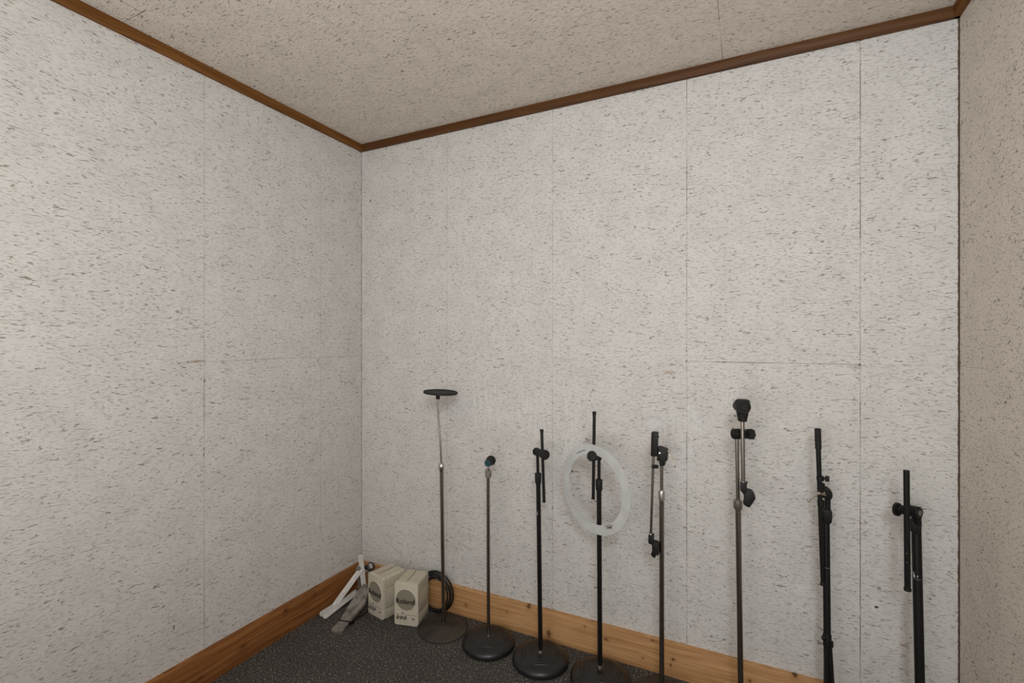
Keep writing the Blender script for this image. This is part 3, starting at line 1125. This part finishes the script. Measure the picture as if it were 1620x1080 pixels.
def speaker(corner, ang, label):
    ca, sa = math.cos(ang), math.sin(ang)
    ex, ey = V((ca, sa, 0)), V((-sa, ca, 0))
    o = V((corner[0], corner[1], 0))
    P = lambda x, y, z: o + ex * x + ey * y + Z_ * z
    root = thing('monitor_speaker', P(SW / 2, SD / 2, 0), label, 'speaker', 'cream desktop monitor speakers')
    # cabinet: three shells with shadow gaps round an inner core
    mb = MB()
    y0, y1 = .020, SD
    for (z0, z1) in ((.004, .0515), (.0540, .1495), (.1520, SH - .001)):
        pts = [P(x, y0, z) for x, z in rrect(.0015, SW - .0015, z0, z1, .0015 if z1 < .19 else .0015, 2)]
        if z1 > .19:
            pr = [(.0015, z0), (SW - .0015, z0)] + [(SW - .0015 - .011 + .011 * math.cos(math.radians(a)), z1 - .011 + .011 * math.sin(math.radians(a))) for a in (0, 22, 45, 68, 90)] + \
                 [(.0015 + .011 + .011 * math.cos(math.radians(a)), z1 - .011 + .011 * math.sin(math.radians(a))) for a in (90, 112, 135, 158, 180)]
            pts = [P(x, y0, z) for x, z in pr]
        mb.prism(pts, ey * (y1 - y0))
    cab = mb.obj('cabinet', M_beige, root)
    mb = MB().box(P(SW / 2, SD / 2 + .008, SH / 2), ex, ey, Z_, SW / 2 - .004, SD / 2 - .012, SH / 2 - .008)
    mb.box(P(SW / 2 - .004, SD / 2 + .01, SH - .0006), ex, ey, Z_, .0010, SD / 2 - .012, .0008)
    mb.obj('shadow_gap', M_seam, cab)
    for xx in (.02, SW - .02):
        for yy in (.035, SD - .02):
            MB().lathe(P(xx, yy, 0), Z_, [(0, 0), (.007, 0), (.007, .005), (0, .005)], 14).obj('rubber_foot', M_blackrub, root)
    # front panel
    fp = MB().prism([P(x, .0, z) for x, z in rrect(0, SW, .003, SH, .011, 6)], ey * .0185, .0022, 2)
    front = fp.obj('front_panel', M_beige2, root)
    gx, gz, gr = SW * .49, .124, .0505
    MB().lathe(P(gx, .0012, gz), -ey, [(gr + .0035, 0), (gr + .003, .0030), (gr + .0012, .0042), (gr - .0005, .0034), (gr - .0008, 0)], 64).obj('grille_ring', M_beige2, front)
    g = MB().lathe(P(gx, .0008, gz), -ey, [(0, .0034), (gr * .6, .0030), (gr - .002, .0018), (gr - .0008, 0), (0, 0)], 56).obj('grille', M_grille, root)
    # lettering
    me = text_mesh('Roland', .031)
    R = Matrix((ex, Z_, -ey)).transposed()
    bw = max(v.co.x for v in me.vertices) - min(v.co.x for v in me.vertices)
    k = .092 / bw
    for v in me.vertices:
        v.co = R @ V((v.co.x * k, v.co.y * 1.05, v.co.z + .0038)) + P(gx - .002, 0, gz - .006) - root.location
    me.materials.append(M_ink)
    t = bpy.data.objects.new('lettering', me)
    COL.objects.link(t)
    t.parent = g
    t['label'] = 'dark maker lettering across the grille'
    # control strip: groove, small lamp, three knobs, oval switch
    MB().box(P(SW * .5, -.0001, .0545), ex, ey, Z_, SW * .47, .0004, .0007).obj('panel_groove', M_seam, front)
    MB().box(P(SW * .36, -.0006, .0625), ex, ey, Z_, .0042, .0008, .0020, .0005, 1).obj('badge', M_ink, front)
    for fx in (.15, .31, .47):
        kn_ = P(SW * fx, 0, .0405)
        k_ = MB().lathe(kn_ + ey * .001, -ey, [(0, 0), (.0062, 0), (.0062, .003), (.0048, .0045), (.0044, .011), (.0036, .012), (0, .012)], 20).obj('knob', M_knob, root)
        MB().box(kn_ - ey * .0112 + Z_ * .001, ex, ey, Z_, .0006, .0012, .0030).obj('pointer', M_ink, k_)
        MB().lathe(kn_ - ey * .00005, -ey, [(.0064, 0), (.0080, 0), (.0080, .0003), (.0064, .0003)], 24).obj('knob_scale', M_seam, front)
    sw = MB()
    sw.prism([P(SW * .80 + .0072 * math.cos(a * PI / 12), 0, .0375 + .0042 * math.sin(a * PI / 12)) for a in range(24)], -ey * .0022, .0007, 1)
    sw.obj('power_switch', M_knob, root)
    MB().lathe(P(SW * .64, .0002, .0415), -ey, [(0, 0), (.0014, 0), (.0012, .0012), (0, .0016)], 12).obj('indicator_light', M_ink, front)
    return root


speaker((.2340, -.2040), math.radians(-12), 'cream monitor speaker in the room corner, left of the other and behind the pedal')
speaker((.4170, -.2250), math.radians(14), 'cream monitor speaker beside the brown stand base, right of the other')

# ------------------------------------------------------------------ drum foot pedal with a white folding frame
fl = V((.14, -.24, 0))
ped = thing('drum_pedal', fl, 'old drum foot pedal with worn grey footboard and white metal frame in the room corner', 'drum pedal')


def strip(mb, a, b, wdir, w, t, rounded=True):
    """flat metal strip from a to b, width w along wdir, thickness t"""
    a, b = V(a), V(b)
    L = (b - a).normalized()
    wd = V(wdir)
    wd = (wd - L * wd.dot(L)).normalized()
    nn = L.cross(wd)
    pts = []
    ncap = 6
    for i in range(ncap + 1):
        th = -PI / 2 + PI * i / ncap
        pts.append(b + wd * (w / 2 * math.sin(th)) + L * (w / 2 * math.cos(th)))
    for i in range(ncap + 1):
        th = PI / 2 + PI * i / ncap
        pts.append(a + wd * (w / 2 * math.sin(th)) + L * (w / 2 * math.cos(th)))
    mb.prism([p - nn * (t / 2) for p in pts], nn * t, .0008, 1)
    return mb


def face(a, b):
    """width direction that turns a flat strip towards the room"""
    return (b - a).cross(V((1.8, -1.8, 1.1))).normalized()


# heel plate and footboard
h0, h1 = atz(523.6, 995, .010), atz(539.4, 1000.4, .010)
g0, g1 = atz(536.6, 981.0, .024), atz(552.2, 983.7, .024)
mb = MB()
hn = -Z_ * .010
mb.prism([h0, (h0 + h1) / 2 + (h0 - g0) * .08, h1, g1, g0], hn, .0022, 2)
mb.obj('heel_plate', M_alu, ped)
t0, t1 = at(571.0, 928.5, -.165), at(583.5, 931.0, -.165)
m0, m1 = at(558.0, 946.5, -.235), at(576.5, 948, -.235)
j0, j1 = atz(537.3, 980.0, .026), atz(553.0, 982.6, .026)
fbn = (m0 - j0).cross(j1 - j0).normalized()
if fbn.z < 0:
    fbn = -fbn
mb = MB()
tt0, tt1 = at(575.2, 922.5, -.150), at(580.5, 923.5, -.150)
outline = [j0, j1, m1, t1, tt1, tt0, t0, m0]
# flatten onto the board's plane
outline = [p - fbn * (p - j0).dot(fbn) for p in outline]
mb.prism([p - fbn * .004 for p in outline], fbn * .004, .0012, 1)
# turned-down right flange
for (a, b) in ((outline[1], outline[2]), (outline[2], outline[3])):
    mb.prism([a, b, b - fbn * .013, a - fbn * .013], (outline[0] - outline[1]).normalized() * .003)
fb = mb.obj('footboard', M_alu, ped)
mb = MB()
ctr = outline[0].lerp(outline[2], .55)
lng = (outline[3] + outline[6] - outline[0] - outline[1]).normalized()
sd = fbn.cross(lng)
for k in range(7):
    cc = (outline[0] + outline[1]) / 2 + lng * (.03 + .022 * k)
    mb.box(cc + fbn * .0004, sd, lng, fbn, .022 - .0012 * k, .0012, .0006)
mb.obj('tread_ridges', M_alu, fb).name = 'tread_rib_pattern'
MB().tube([j0 + (j0 - j1) * .05 - Z_ * .003, j1 + (j1 - j0) * .05 - Z_ * .003], .0035, 12).obj('hinge', M_black, ped)
# two folding legs (white)
fA, fB = atz(509.5, 970.5, .016), atz(514.5, 974, .013)
upT = at(568.5, 903.5, -.125)
loT = atz(563, 936.5, .030)
kneeA = atz(528, 959, .018)
mb = MB()
strip(mb, fA, kneeA, RT, .019, .006)
mb2 = MB()
strip(mb2, kneeA, upT, face(kneeA, upT), .0270, .006)
strip(mb2, fA, kneeA, face(fA, kneeA), .0260, .006)
mb.bm.free()
uo = mb2.obj('frame_leg', M_white, ped)
mb = MB()
off = fbn * .004
rib_a, rib_b = kneeA.lerp(upT, .06), kneeA.lerp(upT, .93)
cdir = (CAM - rib_a).normalized() * .0045
strip(mb, rib_a + cdir, rib_b + cdir, face(kneeA, upT), .009, .003)
mb.obj('leg_rib', M_white, uo)
mb = MB()
strip(mb, fB, loT, face(fB, loT) + Z_ * .3, .027, .006)
mb.obj('frame_leg', M_white, ped)
# upright post
pT, pB = at(570.6, 880.5, -.110), at(576.2, 931, -.118)
pB2 = V((pB.x, pB.y, pB.z))
mb = MB()
strip(mb, pT, pB2, RT, .0265, .008)
mb.tube([pB2, V((pB2.x + .004, pB2.y, .006))], .007, 12)
up = mb.obj('upright_post', M_white, ped)
for (hx, hy) in ((573.6, 905.5), (575.3, 920.5)):
    hc = at(hx, hy, -.1135)
    MB().lathe(hc - (hc - CAM).normalized() * .0045, (CAM - hc), [(0, 0), (.0022, 0), (.0022, .001), (0, .001)], 12).obj('screw_hole', M_seam, up)
# pivot, spring strap, cross bar, cam
mb = axis_cyl(MB(), at(567.2, 898.5, -.122), V((.6, -.8, .1)), .018, .0125, .002, 22)
mb.obj('pivot_bolt', M_dull, ped)
mb = MB()
strip(mb, at(566.2, 905, -.105), at(568.5, 927, -.108), RT, .012, .004)
mb.obj('spring_strap', M_dull, ped)
mb = MB().tube([at(574, 900.5, -.113), at(580.5, 903, -.105), at(589, 903.5, -.105)], .0045, 14)
mb.obj('cross_bar', M_bright, ped)
mc = at(586.6, 895.5, -.100)
cax = (CAM - mc).normalized()
cam = MB()
axis_cyl(cam, mc, (cax + RT * -.15), .030, .0190, .003, 30)
axis_cyl(cam, at(580.5, 897, -.104), cax + RT * .4, .016, .0120, .002, 20)
co = cam.obj('pedal_cam', M_plug, ped)
mb = MB()
pl = mc + cax * .0165
rx = RT * .97 + Z_ * .22
zx = Z_ * .97 - RT * .22
mb.box(pl + Z_ * .001, rx.normalized(), cax, zx.normalized(), .0075, .0016, .0130, .0010, 1)
mb.obj('cam_plate', M_white, co)
MB().lathe(pl + cax * .0016 + Z_ * .006, cax, [(0, 0), (.0026, 0), (.0026, .0006), (0, .0006)], 12).obj('cam_screw', M_ink, co)
mb = MB().tube([at(582, 902.5, -.104), at(586, 904.5, -.112), at(592.5, 902, -.104)], .0052, 12)
mb.obj('beater_clamp', M_dull, ped)
# linkage chain ring near the board top
MB().tube([at(565.5, 931, -.145) + V((.0085 * math.cos(a * PI / 8), 0, .0115 * math.sin(a * PI / 8))) for a in range(17)], .0022, 8, caps=False).obj('link_ring', M_dull, ped)

# ------------------------------------------------------------------ cables
def smooth_path(pts, n=10):
    pts = [V(p) for p in pts]
    out = []
    for i in range(len(pts) - 1):
        p0 = pts[max(i - 1, 0)]
        p1, p2 = pts[i], pts[i + 1]
        p3 = pts[min(i + 2, len(pts) - 1)]
        for k in range(n):
            t = k / n
            out.append(.5 * ((2 * p1) + (p2 - p0) * t + (2 * p0 - 5 * p1 + 4 * p2 - p3) * t * t + (3 * p1 - p0 - 3 * p2 + p3) * t ** 3))
    out.append(pts[-1])
    return out


# power cord with a small plug lying between the pedal and the speaker
pp = [atz(x, y, z) for x, y, z in ((581.5, 966.5, .0045), (575, 972, .004), (568, 975.5, .004), (561, 980, .004), (557, 983.5, .006))]
cord = thing('power_cord', V((pp[-1].x, pp[-1].y, 0)), 'thin black power cord with a small plug on the carpet beside the foot pedal', 'power cord')
MB().tube(smooth_path(pp), .0030, 10).obj('cord', M_cable, cord)
pe = pp[-1]
dd = (atz(549, 989, .006) - pe)
dd.z = 0
dd.normalize()
sdv = V((-dd.y, dd.x, 0))
mb = MB().box(pe + dd * .010 + Z_ * .005, dd, sdv, Z_, .015, .012, .0085, .004, 2)
mb.tube([pe - dd * .016, pe + dd * .0], [.0036, .007], 12)
pg = mb.obj('plug', M_plug, cord)
for s_ in (-1, 1):
    MB().box(pe + dd * .032 + sdv * (.0065 * s_) + Z_ * .006, dd, sdv, Z_, .0085, .0008, .0032).obj('prong', M_dull, pg)

# coil of cable standing against the baseboard
cc = at(689.5, 937.5, -.044)
coil = []
N = 5
for i in range(N * 48 + 1):
    a = 2 * PI * i / 48 + 1.9
    k = i / 48
    r_ = .0945 + .0048 * math.sin(k * 2.3) - (.020 * max(0, math.sin(a - .5)) if 1.6 < k < 2.7 else 0) - .002 * k
    yy = -.034 - .0055 * k + .0035 * math.sin(a * 1.0)
    coil.append(V((cc.x + r_ * math.cos(a) * 1.0, yy, max(.0055, .0995 + r_ * math.sin(a) * 1.0))))
o = MB().tube(coil, .0046, 10).obj('coiled_cable', M_cable, origin=(cc.x, cc.y, 0))
tag(o, 'coil of black cable standing on edge against the baseboard behind the first stand', 'cable')

# ------------------------------------------------------------------ light
def area(name, loc, target, size, power, col, sy=None):
    l = bpy.data.lights.new(name, 'AREA')
    l.energy = power
    l.color = col
    l.size = size
    if sy:
        l.shape = 'RECTANGLE'
        l.size_y = sy
    o = bpy.data.objects.new(name, l)
    o.location = loc
    o.rotation_euler = (V(target) - V(loc)).to_track_quat('-Z', 'Y').to_euler()
    COL.objects.link(o)
    return o


area('ceiling_lamp_light', (1.35, -2.9, 2.36), (1.2, -2.0, 0), .9, 8.5, (1.0, .86, .70))
area('daylight_from_doorway', (2.38, -2.75, 2.2), (1.5, 0, 1.2), .55, 27, (.90, .955, 1.0))
area('ceiling_fill_light', (1.6, -2.4, 1.05), (1.5, -1.45, 2.44), 1.0, 20.5, (1.0, .985, .97))  # added up-facing fill that brightens the ceiling, not a real source
pl_ = bpy.data.lights.new('room_fill_light', 'POINT')  # invented soft point fill to lift the walls and ceiling
pl_.energy = 8
pl_.color = (1, .98, .95)
pl_.shadow_soft_size = .5
plo = bpy.data.objects.new('room_fill_light', pl_)
plo.location = (.75, -3.0, 1.45)
COL.objects.link(plo)

w = bpy.data.worlds.new('World')
sc.world = w
w.use_nodes = True
w.node_tree.nodes['Background'].inputs[0].default_value = (1.0, .99, .975, 1)
w.node_tree.nodes['Background'].inputs[1].default_value = .61

# ------------------------------------------------------------------ camera
cd = bpy.data.cameras.new('Camera')
cd.sensor_width = 36
cd.lens = F / 1620 * 36
cd.shift_y = -(540 - Y0) / 1620 * -1 * -1
cd.clip_start = .02
co_ = bpy.data.objects.new('Camera', cd)
co_.location = CAM
co_.rotation_euler = (PI / 2, 0, -YAW)
COL.objects.link(co_)
sc.camera = co_

sc.view_settings.view_transform = 'Standard'
sc.view_settings.look = 'None'
sc.view_settings.exposure = -.08
sc.view_settings.gamma = 1
sc.cycles.use_denoising = True
sc.cycles.max_bounces = 4
sc.cycles.diffuse_bounces = 3
sc.cycles.glossy_bounces = 3
sc.cycles.use_adaptive_sampling = True
sc.cycles.adaptive_threshold = .03
